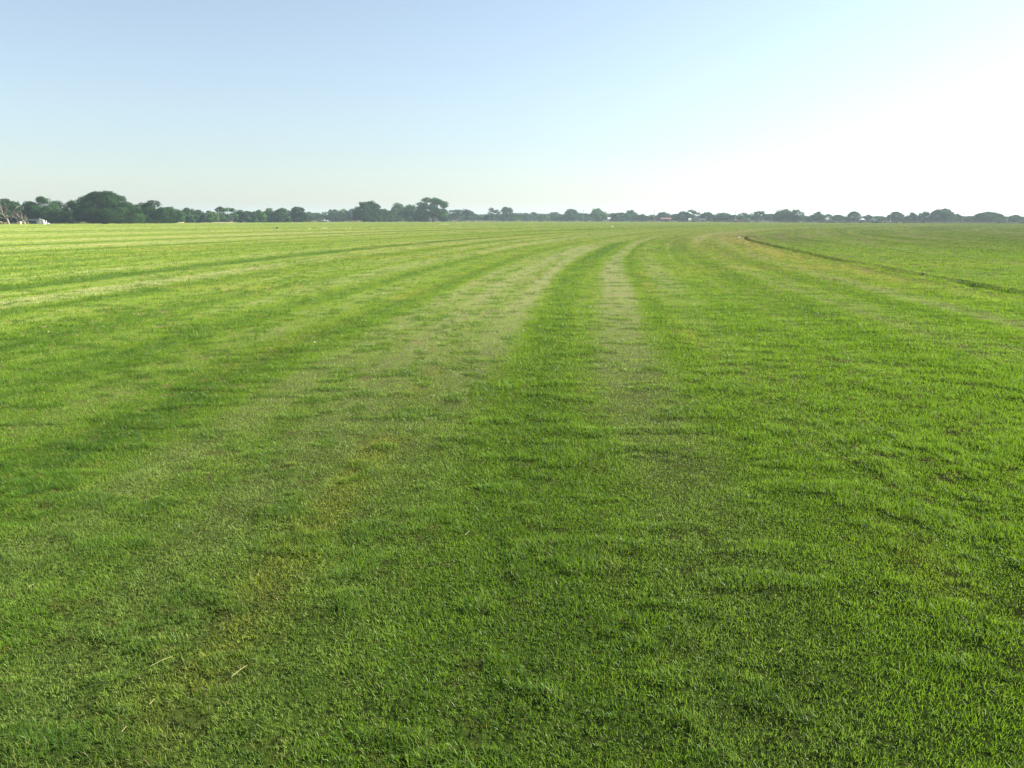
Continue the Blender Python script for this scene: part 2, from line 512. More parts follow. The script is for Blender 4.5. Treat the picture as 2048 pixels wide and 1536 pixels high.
# ------------------------------------------------------------------ trees
LEAF_M = .55
def leaf_quads(rng, pts, nrm, size):
    """one small bent leaf-spray quad at each point"""
    n = len(pts)
    a = rng.normal(0, .8, (n, 3)) + nrm*1.3
    a /= np.linalg.norm(a, axis=1)[:, None]
    b = rng.normal(0, 1, (n, 3)); b -= a*np.sum(a*b, 1)[:, None]; b /= np.linalg.norm(b, axis=1)[:, None]
    c = np.cross(a, b)
    s = size*rng.uniform(.5, 1.3, n)[:, None]
    return np.stack([pts - b*s*.5, pts + c*s*.32, pts + b*s*.6, pts - c*s*.36], 1)

def crown_mesh(rng, w, h, base, shape, dens=1.0, leaf=.5):
    """leaf sprays on many small clumps, inside a crown w wide, from base to h"""
    pts = []; nr = []; tone = []
    limbs = []
    H = h-base
    i0 = rng.uniform(0, 6)
    nl = {'dome': 90, 'round': 38, 'broad': 44, 'open': 44, 'ragged': 14, 'bush': 16, 'cone': 16}[shape]
    nl = int(nl*max(1, min(2.6, w/H*.8)))
    for i in range(nl):
        t = rng.uniform(0, 2*math.pi)
        rr = math.sqrt(rng.random())
        if shape in ('dome', 'broad', 'round', 'bush'):
            el = math.asin(rng.random()) if i else 1.5
            k = rng.uniform(.74, .93) if i % 4 else rng.uniform(.1, .6)
            if i == 0: k = .82
            rr2 = k*math.cos(el)**.8; zc = .06 + k*.95*math.sin(el)
            cr = rng.uniform(.085, .15) if shape == 'dome' else rng.uniform(.11, .20)
            if shape == 'broad' and i: zc = zc*rng.uniform(.75, 1.05)
        elif shape == 'open':
            zc = rng.uniform(.08, .92); env = math.sqrt(max(.05, 1-max(0, (zc-.45)/.52)**2))
            rr2 = rr*.86*env; cr = rng.uniform(.08, .13)
        elif shape == 'ragged':
            zc = rng.uniform(.1, .92); rr2 = rr*.85*(1-.45*abs(zc-.55)); cr = rng.uniform(.10, .17)
        else:
            zc = rng.uniform(.05, .95); rr2 = rr*.9*(1.02-zc); cr = rng.uniform(.10, .16)
        c = np.array([rr2*math.cos(t)*w/2, rr2*math.sin(t)*w/2, base + zc*H])
        rx = cr*w*.95*(1.25 if w < H else 1); rz = cr*H*.85
        limbs.append(c)
        area = rx*rx*2 + rx*rz*3
        m = int(min(1500, max(26, dens*13*area/(leaf*leaf)*.5)))
        u = rng.normal(0, 1, (m, 3)); u /= np.linalg.norm(u, axis=1)[:, None]
        rad = rng.uniform(.45, 1.0, m)**.5
        lump = 1 + .42*np.sin(u[:, 0]*5+i)*np.sin(u[:, 1]*5+2*i)*np.sin(u[:, 2]*4+3*i)
        p = c + u*(rad*lump)[:, None]*np.array([rx, rx, rz])
        if shape in ('dome', 'broad', 'round', 'bush'):        # round the whole crown off
            e = (np.hypot(p[:, 0], p[:, 1])/(w*.54))**2 + (np.maximum(p[:, 2]-base-.30*H, 0)/(H*.72))**2
            an = np.arctan2(p[:, 1], p[:, 0])
            ok = e < .93 + .20*np.sin(an*3+i0)*np.sin(p[:, 2]/H*9+i0) + rng.normal(0, .03, m)
            if ok.sum() < 3: continue
            p = p[ok]; u = u[ok]; m = len(p)
        pts.append(p); nr.append(u); tone.append(np.clip(rng.normal(.5, .2, m) + rng.normal(0, .26), 0, 1))
    pts = np.concatenate(pts); nr = np.concatenate(nr); tone = np.concatenate(tone)
    pts[:, 2] = np.maximum(pts[:, 2], .25 + .3*rng.random(len(pts)))
    # settle to the exact width and height asked for
    top = np.percentile(pts[:, 2], 99.3); ext = np.percentile(np.abs(pts[:, 0]), 99)
    pts[:, 2] = base + (pts[:, 2]-base)*(H/(top-base)); pts[:, :2] *= (w/2)/ext
    q = leaf_quads(rng, pts, nr, leaf)
    n = len(q)
    verts = q.reshape(-1, 3)
    me = fast_mesh('crown', verts, np.arange(n*4), np.arange(n)*4, {'rnd': np.repeat(tone, 4)})
    return me, limbs

def trunk_mesh(rng, w, h, base, limbs, multi=1):
    mb = MB()
    r0 = max(.14, .028*h + .012*w)
    for k in range(multi):
        a = rng.uniform(0, 6.28); off = 0 if multi == 1 else .04*w
        bx, by = off*math.cos(a), off*math.sin(a)
        fork = base + .12*(h-base)
        mb.tube([(bx, by, -.1), (bx*1.1+.1*r0, by, .35*fork), (bx*1.3, by*1.2, .75*fork), (bx*1.5, by*1.5, fork+.1*h)],
                [r0*1.35, r0, r0*.85, r0*.6], 8)
    for c in limbs[::2][:14]:
        st = np.array([0, 0, base*.8+.1*h*rng.random()]); mid = st*.45 + np.array(c)*.55 + np.array([0, 0, -.04*h])
        mb.tube([st, mid, c], [r0*.42, r0*.24, r0*.08], 5)
    return mb

def tree(px, top, width, Y, shape, leafm, label, base=.10, cat='tree', name='broadleaf_tree', dens=1.0, rz=None):
    seed = int(px*7+top)
    rng = np.random.default_rng(seed)
    x, mpp = at(px, Y)
    h = (HOR-top)*mpp*1.0 + CAM_H
    w = width*mpp*1.14
    root = empty(name, (x, Y, 0), 0)
    tag(root, label, cat, 'trees and bushes beyond the field')
    leaf = max(.38, mpp*1.9)*(.85 if shape in ('open', 'ragged') else 1)
    b = h*base
    me, limbs = crown_mesh(rng, w, h-leaf*.2, b, shape, dens, leaf)
    link('crown', me, LEAF[leafm], root)
    trunk_mesh(rng, w, h, b, limbs, 2 if shape in ('open', 'dome') else 1).build('trunk', M_BARK, root)
    return root

TREES = [
 # px, top, width, depth, shape, leaf, label
 (14, 402, 66, 345, 'broad', 'mid', 'leafy tree at the left border, right behind the bare dead tree'),
 (-30, 400, 60, 350, 'round', 'dark', 'dark tree cut by the left border of the photo'),
 (62, 405, 34, 350, 'round', 'dark', 'dark tree between the dead tree and the taller tree left of the white hut'),
 (88, 396, 50, 345, 'broad', 'mid', 'tall mid green tree rising right above the leaning white hut'),
 (118, 404, 34, 385, 'round', 'blue', 'greyer tree just right of the tree above the white hut'),
 (130, 414, 22, 375, 'bush', 'yellow', 'low olive tinted bush in the gap left of the great dome tree'),
 (146, 403, 42, 345, 'round', 'dark', 'dark tree overlapping the left flank of the great dome tree'),
 (209, 387.5, 93, 335, 'dome', 'dark', 'great dome shaped dark oak, the widest tree of all, on the left'),
 (260, 406, 42, 350, 'round', 'mid', 'brighter green tree against the right flank of the great dome tree'),
 (287, 408, 42, 372, 'round', 'dark', 'dark left half of the wide clump right of the great dome tree'),
 (310, 404, 52, 365, 'broad', 'dark', 'tall centre tree of the wide clump behind the small trailer'),
 (340, 416, 46, 380, 'round', 'mid', 'lower sloping tree at the right end of the clump behind the small trailer'),
 (377, 417, 30, 440, 'round', 'mid', 'rounded tree at the start of the lower tree row, right of the first gap'),
 (398, 421, 28, 445, 'round', 'blue', 'small greyish tree second in the lower tree row'),
 (420, 423, 26, 450, 'broad', 'light', 'light green tree just left of the tall thin pole'),
 (440, 415, 30, 470, 'round', 'mid', 'rounded tree right behind the tall thin pole on the left'),
 (461, 416, 28, 475, 'ragged', 'light', 'spiky topped green tree right of the tall thin pole'),
 (482, 421, 26, 480, 'round', 'blue', 'flat grey green tree two trees right of the thin pole'),
 (499, 423, 26, 500, 'round', 'mid', 'low dull tree left of the tree with a light green right side'),
 (518, 421, 28, 490, 'round', 'light', 'light green tree standing forward in the middle of the low left row'),
 (541, 418, 32, 510, 'broad', 'mid', 'left tree of the even topped pair in the low left row'),
 (564, 417, 28, 510, 'round', 'mid', 'right tree of the even topped pair in the low left row'),
 (579, 421, 22, 520, 'bush', 'light', 'narrow yellow green tree tucked left of the dark round topped tree'),
 (596, 415, 34, 520, 'round', 'dark', 'dark round topped tree, the last high one left of the white pickup'),
 (617, 425, 26, 640, 'broad', 'blue', 'low hazy tree in the dip left of the white pickup'),
 (634, 426, 22, 700, 'round', 'blue', 'small hazy tree just left above the white pickup'),
 (651, 424, 20, 690, 'bush', 'light', 'light green bush directly behind the white pickup'),
 (668, 420, 30, 680, 'broad', 'mid', 'broad tree right behind the tail of the white pickup'),
 (688, 420, 28, 690, 'broad', 'light', 'paler tree halfway between the white pickup and the two lobed oak'),
 (706, 418, 24, 680, 'round', 'mid', 'tree touching the left side of the two lobed oak'),
 (727, 406, 34, 560, 'dome', 'dark', 'left lobe of the dark double oak in the middle left'),
 (744, 404.5, 36, 565, 'dome', 'dark', 'right lobe of the dark double oak in the middle left'),
 (769, 419, 30, 600, 'round', 'mid', 'lower tree just right of the dark double oak'),
 (797, 408, 34, 640, 'broad', 'light', 'pale feathery tree between the double oak and the tallest airy tree'),
 (821, 411, 34, 620, 'round', 'mid', 'tree filling the space left of the tallest airy tree'),
 (842, 412, 28, 600, 'round', 'dark', 'dark lower tree against the left foot of the tallest airy tree'),
 (864, 397.5, 56, 590, 'open', 'mid', 'tallest airy tree with sky gaps in its crown, near the middle'),
 (886, 418, 24, 600, 'round', 'blue', 'small tree at the right foot of the tallest airy tree'),
 (911, 420, 26, 720, 'open', 'blue', 'sparse grey tree above the heap of pale branches'),
 (933, 420, 28, 730, 'round', 'blue', 'rounded hazy tree right of the sparse grey tree'),
 (955, 430, 32, 740, 'bush', 'mid', 'low flat bush left of the ragged topped tree'),
 (989, 416, 22, 730, 'ragged', 'dark', 'narrow ragged topped tree beside the pole in the middle'),
 (985, 428, 30, 725, 'bush', 'dark', 'dark bush at the foot of the ragged topped tree'),
 (1012, 415, 26, 735, 'round', 'blue', 'rounded tree with a small sky hole, right of the ragged topped tree'),
 (1031, 428, 28, 740, 'bush', 'mid', 'bush at the right foot of the rounded tree with a sky hole'),
 (1051, 427, 26, 800, 'round', 'blue', 'first low hazy tree of the flat row in the centre'),
 (1068, 425, 20, 820, 'round', 'blue', 'slightly higher hazy tree of the flat row in the centre'),
 (1086, 428, 26, 760, 'bush', 'light', 'light bush in front of the flat row in the centre'),
 (1110, 425, 24, 800, 'round', 'blue', 'last hazy tree of the flat row, left of the mushroom shaped tree'),
 (1141, 419, 26, 740, 'round', 'mid', 'mushroom shaped tree left of the second middle pole'),
 (1128, 430, 26, 740, 'bush', 'light', 'light bush at the left foot of the mushroom shaped tree'),
 (1164, 427, 30, 780, 'bush', 'blue', 'low bluish bush under the second middle pole'),
 (1197, 418, 30, 700, 'round', 'light', 'egg shaped brighter tree left of the white roofed farmhouse'),
 (1219, 427, 26, 820, 'ragged', 'blue', 'far jagged blue green tree above the white roofed farmhouse'),
 (1241, 426, 38, 690, 'bush', 'mid', 'sloping bush mass just right of the white roofed farmhouse'),
 (1262, 421, 24, 720, 'round', 'blue', 'taller pale tree topping the bush mass right of the farmhouse'),
 (1283, 429, 28, 690, 'bush', 'dark', 'low dark bush between the farmhouse and the third pole'),
 (1302, 430, 24, 700, 'bush', 'yellow', 'yellowish low bush at the foot of the pole left of the red barn'),
 (1328, 425, 26, 700, 'round', 'blue', 'round tree directly behind the red barn'),
 (1350, 428, 18, 660, 'open', 'blue', 'little thin tree right of the red barn'),
 (1366, 424, 28, 640, 'round', 'blue', 'rounded left shoulder of the twin crested tree group'),
 (1386, 420, 28, 620, 'ragged', 'mid', 'spiky crested tree above the small white shed'),
 (1414, 425, 28, 640, 'broad', 'blue', 'broad hazy tree above the low grey roof'),
 (1438, 427, 20, 620, 'round', 'blue', 'small round tree just right of the low grey roof tree'),
 (1449, 426, 22, 600, 'round', 'mid', 'small mid green tree left of the fourth pole'),
 (1468, 430, 22, 590, 'bush', 'dark', 'dark low bush at the foot of the fourth pole'),
 (1484, 426, 24, 640, 'round', 'light', 'pale tree just right of the fourth pole'),
 (1500, 430, 22, 600, 'bush', 'mid', 'low bush above the long rusty trailer'),
 (1516, 423, 26, 590, 'open', 'mid', 'thin open tree with forked top right of the rusty trailer'),
 (1540, 428, 30, 610, 'open', 'blue', 'low loose tree between the forked tree and the arched pair'),
 (1567, 420, 34, 560, 'broad', 'mid', 'left tree of the arched pair with a bright slit between them'),
 (1594, 420, 27, 555, 'round', 'dark', 'right tree of the arched pair with a bright slit between them'),
 (1615, 433, 22, 580, 'bush', 'blue', 'very low bush right of the arched pair'),
 (1637, 424, 22, 560, 'round', 'mid', 'small round tree left of the grey roofed house'),
 (1624, 430, 14, 575, 'round', 'blue', 'tiny hazy tree touching the left of the round one by the grey roofed house'),
 (1654, 429, 22, 600, 'round', 'light', 'light green tree behind the grey roofed house'),
 (1674, 430, 30, 560, 'bush', 'mid', 'wide low bush right of the grey roofed house'),
 (1690, 433, 14, 550, 'bush', 'dark', 'small dark bush left of the mushroom topped tree on the right'),
 (1708, 423.5, 25, 540, 'round', 'mid', 'mushroom topped lone tree left of the tiny white canopy'),
 (1736, 430, 18, 545, 'round', 'blue', 'small round tree just right of the tiny white canopy'),
 (1762, 432, 20, 540, 'ragged', 'mid', 'low jagged bush in the gap left of the pole with a white foot'),
 (1791, 424, 28, 520, 'round', 'dark', 'round tree right beside the pole with a white foot'),
 (1806, 431, 18, 525, 'bush', 'blue', 'low bush filling in right of the tree by the white footed pole'),
 (1822, 426, 22, 515, 'broad', 'mid', 'small peaked tree left of the two rounder right hand trees'),
 (1848, 424, 24, 510, 'round', 'blue', 'rounded tree just left of the biggest tree of the right side'),
 (1883, 419, 40, 500, 'dome', 'blue', 'biggest tree of the right side, a wide grey green dome'),
 (1913, 428, 20, 505, 'round', 'mid', 'small tree between the right side dome and the last pole'),
 (1936, 432, 24, 505, 'bush', 'mid', 'low bush right under the last pole on the right'),
 (1978, 425.5, 48, 490, 'broad', 'mid', 'wide flat topped tree near the right border'),
 (2008, 436, 14, 490, 'bush', 'blue', 'tiny low bush between the flat topped tree and the last small tree'),
 (2029, 430, 20, 480, 'round', 'mid', 'small round tree close to the right border'),
 (2046, 434, 20, 480, 'bush', 'blue', 'low bush cut by the right border of the photo'),
 (2085, 428, 40, 480, 'round', 'mid', 'tree just outside the right border'),
]
for t_ in TREES:
    if t_[0] > 2060: continue
    bush = t_[4] == 'bush'
    tree(*t_, base=.03 if bush else .16 if t_[4] in ('open', 'ragged') else .04,
         name='bush' if bush else 'oak_tree' if t_[4] == 'dome' else 'broadleaf_tree',
         cat='bush' if bush else 'tree')

# far wood, one hazy mass behind the single trees
def far_wood():
    rng = np.random.default_rng(5)
    pts = []; 
    for px in np.arange(-80, 2140, 3.0):
        Y = np.interp(px, [0, 400, 1000, 1500, 2048], [520, 760, 950, 900, 800])*rng.uniform(.97, 1.06)
        tp = np.interp(px, [0, 330, 380, 600, 640, 900, 1180, 1320, 1500, 1720, 2048], [430, 430, 428, 425, 430, 427, 428.5, 431, 431.5, 434.5, 434])
        tp += 4*(noise(np.array([px/17.]), np.array([1.]), 9)[0]-.5) + rng.normal(0, .4)
        x, mpp = at(px, Y)
        h = (HOR-tp)*mpp + CAM_H
        for zc in np.linspace(.1*h, h*.80, 3):
            m = 36
            u = rng.normal(0, 1, (m, 3)); u /= np.linalg.norm(u, axis=1)[:, None]
            pts.append(np.array([x+rng.normal(0, 1), Y+rng.normal(0, 4), zc]) + u*np.array([4.2*mpp*1.4, 4, h*.22])*rng.uniform(.6, 1, (m, 1)))
    pts = np.concatenate(pts); pts[:, 2] = np.maximum(pts[:, 2], .4)
    q = leaf_quads(rng, pts, np.zeros_like(pts), 1.9)
    n = len(q)
    me = fast_mesh('far_wood', q.reshape(-1, 3), np.arange(n*4), np.arange(n)*4, {'rnd': np.repeat(rng.random(n)*.7, 4)})
    tag(link('far_wood', me, LEAF['blue']), 'hazy far wood forming a low even band behind the single trees', 'wood', kind='stuff')
far_wood()

# undergrowth and tall dry grass along the far margin
def verge():
    rng = np.random.default_rng(8)
    px = rng.uniform(-60, 2110, 52000)
    Y = edge_dist(px)*(1.012 + .10*rng.random(len(px))**1.5)
    t = Y/1.02; x = (px-1024)/F_PX*t
    patch = noise(px/14., px*0, 3)
    hgt = (.18 + .75*sstep(patch, .3, .8))*rng.uniform(.5, 1.2, len(px))
    w = rng.uniform(.2, .5, len(px))
    a = rng.uniform(0, 3.14, len(px))
    wx = np.cos(a)*w*.5; wy = np.sin(a)*w*.5
    lean = rng.normal(0, .25, (len(px), 2))
    V = np.stack([np.stack([x-wx, Y-wy, x*0-.05], 1), np.stack([x+wx, Y+wy, x*0-.05], 1),
                  np.stack([x+wx*.5+lean[:, 0]*hgt, Y+wy*.5+lean[:, 1]*hgt, hgt], 1), np.stack([x-wx*.6+lean[:, 0]*hgt, Y-wy*.6+lean[:, 1]*hgt, hgt*.9], 1)], 1)
    n = len(px)
    m, nt, N, L = new_mat('verge_grass')
    r = n_attr(N, 'rnd')
    c = n_mix(N, L, n_map(N, L, r, .1, .6), (.055, .075, .025), (.20, .18, .075))
    c = n_mix(N, L, n_map(N, L, r, .75, 1), c, (.34, .27, .15))
    d = N.new('ShaderNodeBsdfDiffuse'); L.new(c, d.inputs[0])
    o_ = N.new('ShaderNodeOutputMaterial'); L.new(d.outputs[0], o_.inputs[0])
    me = fast_mesh('verge_grass', V.reshape(-1, 3), np.arange(n*4), np.arange(n)*4,
                   {'rnd': np.repeat(np.clip(noise(px/9., px*0+2, 4) + rng.normal(0, .2, n), 0, 1), 4)})
    tag(link('verge_grass', me, m), 'tall dry grass and weeds along the far edge of the field', 'grass', kind='stuff')
verge()

# ------------------------------------------------------------------ dead tree
def dead_tree(px, top, spread, Y, label, seed):
    rng = np.random.default_rng(seed)
    x, mpp = at(px, Y); h = (HOR-top)*mpp + CAM_H
    root = empty('dead_tree', (x, Y, 0)); tag(root, label, 'dead tree')
    tr = MB(); br = MB()
    fork = np.array([-.3, 0, h*.36])
    tr.tube([(.35, 0, -.1), (.2, 0, h*.12), (-.1, .1, h*.25), fork], [.42, .33, .28, .25], 8)
    tr.build('trunk', M_DEAD, root)
    def grow(p, d, ln, r, lv):
        q = p + d*ln*.5 + rng.normal(0, .08, 3)*ln
        e = q + (d + rng.normal(0, .22, 3))*ln*.5
        br.tube([p, q, e], [r, r*.75, r*.5], 5)
        if lv == 0: return
        for k in range(3 if lv > 1 else 2):
            nd = d + rng.normal(0, .55, 3); nd[2] += .12; nd /= np.linalg.norm(nd)
            grow(e if k else q, nd, ln*rng.uniform(.55, .8), r*.55, lv-1)
    W_ = spread*mpp/2
    for a in (-1.25, -.75, -.2, .35, .85, 1.3):
        d = np.array([math.sin(a), rng.normal(0, .35), math.cos(a)*.85 + .1]); d /= np.linalg.norm(d)
        grow(fork - np.array([0, 0, rng.random()*.8]), d, W_*.52, .15, 3)
    br.build('branch_crown', M_DEAD, root)
dead_tree(15, 411, 62, 300, 'bleached leafless dead tree standing at the left border', 4)
dead_tree(47, 424, 26, 306, 'small bare snag right beside the pale tank on the left', 9)

# ------------------------------------------------------------------ poles
def pole(px, top, Y, label, arm=True, foot=False):
    x, mpp = at(px, Y); h = (HOR-top)*mpp + CAM_H
    root = empty('utility_pole', (x, Y, 0)); tag(root, label, 'pole', 'utility poles along the far road')
    MB().tube([(0, 0, -.2), (0, 0, h*.5), (.02, 0, h)], [.19, .16, .12], 8).build('post', M_POST, root)
    if arm:
        mb = MB().box(-1.1, 1.1, -.06, .06, h-.75, h-.60)
        mb.build('crossarm', M_POST, root)
        for s in (-1, -.4, .4, 1):
            MB().tube([(s*.98, 0, h-.6), (s*.98, 0, h-.40)], [.05, .035], 6).build('insulator', M_GREY, root)
    if foot:
        MB().tube([(0, 0, .0), (0, 0, 1.3)], [.24, .24], 8).build('foot_sleeve', M_WHITE, root)
pole(437.5, 418, 430, 'tall thin grey pole in front of the low tree row on the left', arm=False)
pole(979.5, 420, 715, 'pole just left of the narrow ragged topped tree in the middle')
pole(1166.5, 420, 715, 'pole rising above the bluish bush right of the mushroom shaped tree')
pole(1308.5, 420, 640, 'pole standing left of the red barn')
pole(1470.5, 421, 560, 'pole standing above the small white and orange machine')
pole(1781, 423.5, 460, 'pole with a white foot on the right', foot=True)
pole(1925.5, 425, 500, 'last pole on the right, beside the right side dome tree')

# ------------------------------------------------------------------ fences
def fence(px0, px1, step_m, hgt, label, mat, name='wire_fence', k=1.006, rail=True):
    a0 = px0; pts = []
    px = px0
    while px <= px1:
        Y = float(edge_dist(px))*k; x, _ = at(px, Y); pts.append((x, Y))
        px += step_m/(Y/F_PX)*.9
    root = empty(name, (pts[0][0], pts[0][1], 0)); tag(root, label, 'fence')
    ox, oy = pts[0]
    rng = random.Random(int(px0))
    w = MB()
    me0 = None
    for i, (x, y) in enumerate(pts[:99]):
        if me0 is None:
            p = MB().tube([(0, 0, -.1), (0, 0, hgt*.6), (.02, 0, hgt)], [.07, .065, .05], 6).build('post', mat, root); me0 = p
        else:
            p = me0.copy(); col.objects.link(p); p.parent = root
        p.location = (x-ox, y-oy, 0); p.rotation_euler = (rng.gauss(0, .04), rng.gauss(0, .04), rng.random()*3); p.scale = (1, 1, rng.uniform(.9, 1.08))
    for z in ((.45, .8, 1.1) if not rail else (.5, 1.0)):
        z *= hgt/1.25
        w.tube([(x-ox, y-oy, z) for x, y in pts], [.012 if not rail else .05]*len(pts), 4)
    w.build('rail' if rail else 'wire', mat if rail else M_GREY, root)
fence(1190, 1655, 5.0, 1.25, 'weathered wire fence running from the farmhouse past the red barn', M_POST, rail=False)
fence(1662, 2100, 4.0, 1.25, 'wire fence with dark posts along the field edge on the right', M_POST, rail=False)
fence(925, 1185, 6.0, 1.25, 'wire fence with pale posts in the centre of the far edge', M_OFFW, rail=False)
fence(150, 262, 3.2, 1.3, 'pale rail fence under the great dome shaped oak', M_OFFW, name='rail_fence', k=1.03)

# ------------------------------------------------------------------ buildings
def house(px, Y, w_m, d_m, wall_h, roof_h, wallm, roofm, label, cat='house', rz=0.0, name='house', doors=1, windows=2, ztop=None):
    x, _ = at(px, Y)
    root = empty(name, (x, Y, 0), rz); tag(root, label, cat)
    a, b = w_m/2, d_m/2
    wb = MB().box(-a, a, -b, b, -.1, wall_h)
    wb.add([(-a, -b, wall_h+.001), (-a, b, wall_h+.001), (-a, 0, wall_h+roof_h*.93)], [(0, 1, 2)])
    wb.add([(a, -b, wall_h+.001), (a, b, wall_h+.001), (a, 0, wall_h+roof_h*.93)], [(0, 2, 1)])
    wb.build('wall', wallm, root)
    o = .35
    v = [(-a-o, -b-o, wall_h-.12), (a+o, -b-o, wall_h-.12), (a+o, 0, wall_h+roof_h), (-a-o, 0, wall_h+roof_h), (-a-o, b+o, wall_h-.12), (a+o, b+o, wall_h-.12)]
    v += [(p[0], p[1], p[2]+.12) for p in v]
    MB().add(v, [(0,1,2,3)[::-1], (3,2,5,4)[::-1], (6,7,8,9), (9,8,11,10), (0,1,7,6), (4,10,11,5), (1,2,8,7), (2,5,11,8), (0,6,9,3), (3,9,10,4)]).build('roof', roofm, root)
    dw = .95 if cat == 'house' else min(2.6, w_m*.3)
    for i in range(doors):
        MB().box(-dw/2, dw/2, -b-.05, -b-.003, 0, min(2.1, wall_h*.85)).build('door', M_DARK, root)
    for i in range(windows):
        xx = (-.62 + 1.24*i/max(1, windows-1))*a
        fr = MB().box(xx-.55, xx+.55, -b-.05, -b-.003, wall_h*.38, wall_h*.8).build('window', M_WHITE, root)
        MB().box(xx-.47, xx+.47, -b-.07, -b-.052, wall_h*.42, wall_h*.76).build('pane', M_GLASS, fr)
    return root
house(1214, 720, 5.4, 5, 1.9, 1.5, M_WHITE, M_ROOF, 'small white roofed farmhouse right of the egg shaped tree')
house(1331, 655, 8.0, 6, 2.2, .9, M_RED, M_RED, 'low red barn right of the pole in the right centre', 'barn', name='barn', windows=0)
house(1404, 600, 4.6, 4, 1.6, .8, M_GREY, M_SHADE, 'low grey roofed building under the broad hazy tree', 'shed', name='shed', windows=0)
house(1379.5, 600, 1.3, 1.3, 1.9, .5, M_WHITE, M_WHITE, 'tiny white shed under the spiky crested tree', 'shed', name='shed', windows=0)
house(1657, 560, 5.2, 5, 1.7, 1.2, M_GREY, M_GREY, 'grey roofed house with windows under the light green tree', windows=2)
house(66, 336, 5.0, 4, 1.35, .3, M_SHADE, M_SHADE, 'dim grey shed in shade left of the leaning white hut', 'shed', name='shed', windows=0)
house(1178, 0.1+715, 2.6, 2.6, 1.5, .5, M_OFFW, M_OFFW, 'tiny pale hut at the left foot of the egg shaped tree', 'hut', name='hut', windows=0) if False else None

def hut():
    Y = 306; x, mpp = at(84.5, Y)
    root = empty('lean_to_hut', (x, Y, 0), .25); tag(root, 'sunlit white hut with slanting roof beside a pile of boards on the left', 'hut')
    w = .78
    MB().add([(-w, -.9, 0), (w, -.9, 0), (w, .9, 0), (-w, .9, 0), (-w, -.9, 1.9), (w*.55, -.9, 1.45), (w*.55, .9, 1.45), (-w, .9, 1.9)],
             [(0,3,2,1), (0,1,5,4), (1,2,6,5), (2,3,7,6), (3,0,4,7), (4,5,6,7)]).build('wall', M_OFFW, root)
    MB().add([(-w-.25, -1.1, 2.0), (w*.7, -1.1, 1.5), (w*.7, 1.1, 1.5), (-w-.25, 1.1, 2.0), (-w-.25, -1.1, 2.07), (w*.7, -1.1, 1.57), (w*.7, 1.1, 1.57), (-w-.25, 1.1, 2.07)],
             [(0,3,2,1), (4,5,6,7), (0,1,5,4), (1,2,6,5), (2,3,7,6), (3,0,4,7)]).build('roof', M_GREY, root)
    MB().box(-.75, -.15, -.94, -.905, .05, 1.35).build('door', M_WHITE, root)
    for i, (px, h_, w_, lb) in enumerate(((91.5, 1.35, .35, 'tall narrow white board leaning by the slanting hut'), (95.0, .6, .5, 'short white crate between the leaning board and the round stone'))):
        xx, _ = at(px, 305)
        r = MB().box(-w_/2, w_/2, -.2, .2, -.02, h_, top=(-w_/2+.12, w_/2-.02, -.15, .15)).build('white_board' if i == 0 else 'white_crate', M_WHITE)
        r.location = (xx, 305, 0); tag(r, lb, 'board' if i == 0 else 'crate')
    xx, _ = at(98, 305)
    bm = MB(); n = 8
    bm.tube([(0, 0, -.02), (0, 0, .1), (0, 0, .28), (0, 0, .38)], [.22, .3, .27, .1], 9)
    r = bm.build('stone', M_OFFW); r.location = (xx, 305, 0); tag(r, 'rounded pale stone at the right end of the white hut things', 'stone')
hut()

def tank():
    Y = 303; x, _ = at(40, Y)
    root = empty('water_tank', (x, Y, 0)); tag(root, 'small upright pale tank between the two dead trees', 'tank')
    MB().tube([(0, 0, 0), (0, 0, .95), (0, 0, 1.12)], [.36, .36, .16], 14).build('body', M_OFFW, root)
    MB().tube([(0, 0, 1.12), (0, 0, 1.2)], [.12, .12], 10).build('lid', M_DARK, root)
    xx, _ = at(34, 303)
    p = MB().tube([(0, 0, -.1), (.05, 0, .5), (.1, 0, 1.15)], [.11, .09, .08], 7).build('fence_post', M_DEAD); p.location = (xx, 303, 0)
    tag(p, 'short brown post just left of the pale tank', 'post')
tank()

def trailer(px, Y):
    x, _ = at(px, Y)
    root = empty('trailer', (x, Y, 0)); tag(root, 'small brown box trailer with a dark open side before the wide clump', 'trailer')
    MB().box(-.85, .85, -.7, .7, .45, .62).build('floor_frame', M_GREY, root)
    MB().box(-.85, -.55, -.7, .7, .62, 1.5).box(.5, .85, -.7, .7, .62, 1.5).box(-.55, .5, .6, .7, .62, 1.5).build('body', M_OFFW, root)
    MB().box(-.9, .9, -.75, .75, 1.5, 1.72, top=(-.8, .8, -.6, .6)).build('roof', M_RED, root)
    MB().box(-.549, .499, -.5, .59, .63, 1.45).build('interior', M_DARK, root)
    for s in (-.76, .76):
        wh = MB().tube([(0, s-.08, .3), (0, s+.08, .3)], [.3, .3], 14).build('tyre', M_TYRE, root)
        MB().tube([(0, s-.085, .3), (0, s+.085, .3)], [.15, .15], 10).build('rim', M_GREY, wh)
    MB().tube([(.85, 0, .52), (1.6, 0, .5)], [.05, .05], 6).build('tow_bar', M_GREY, root)
trailer(323.5, 392)

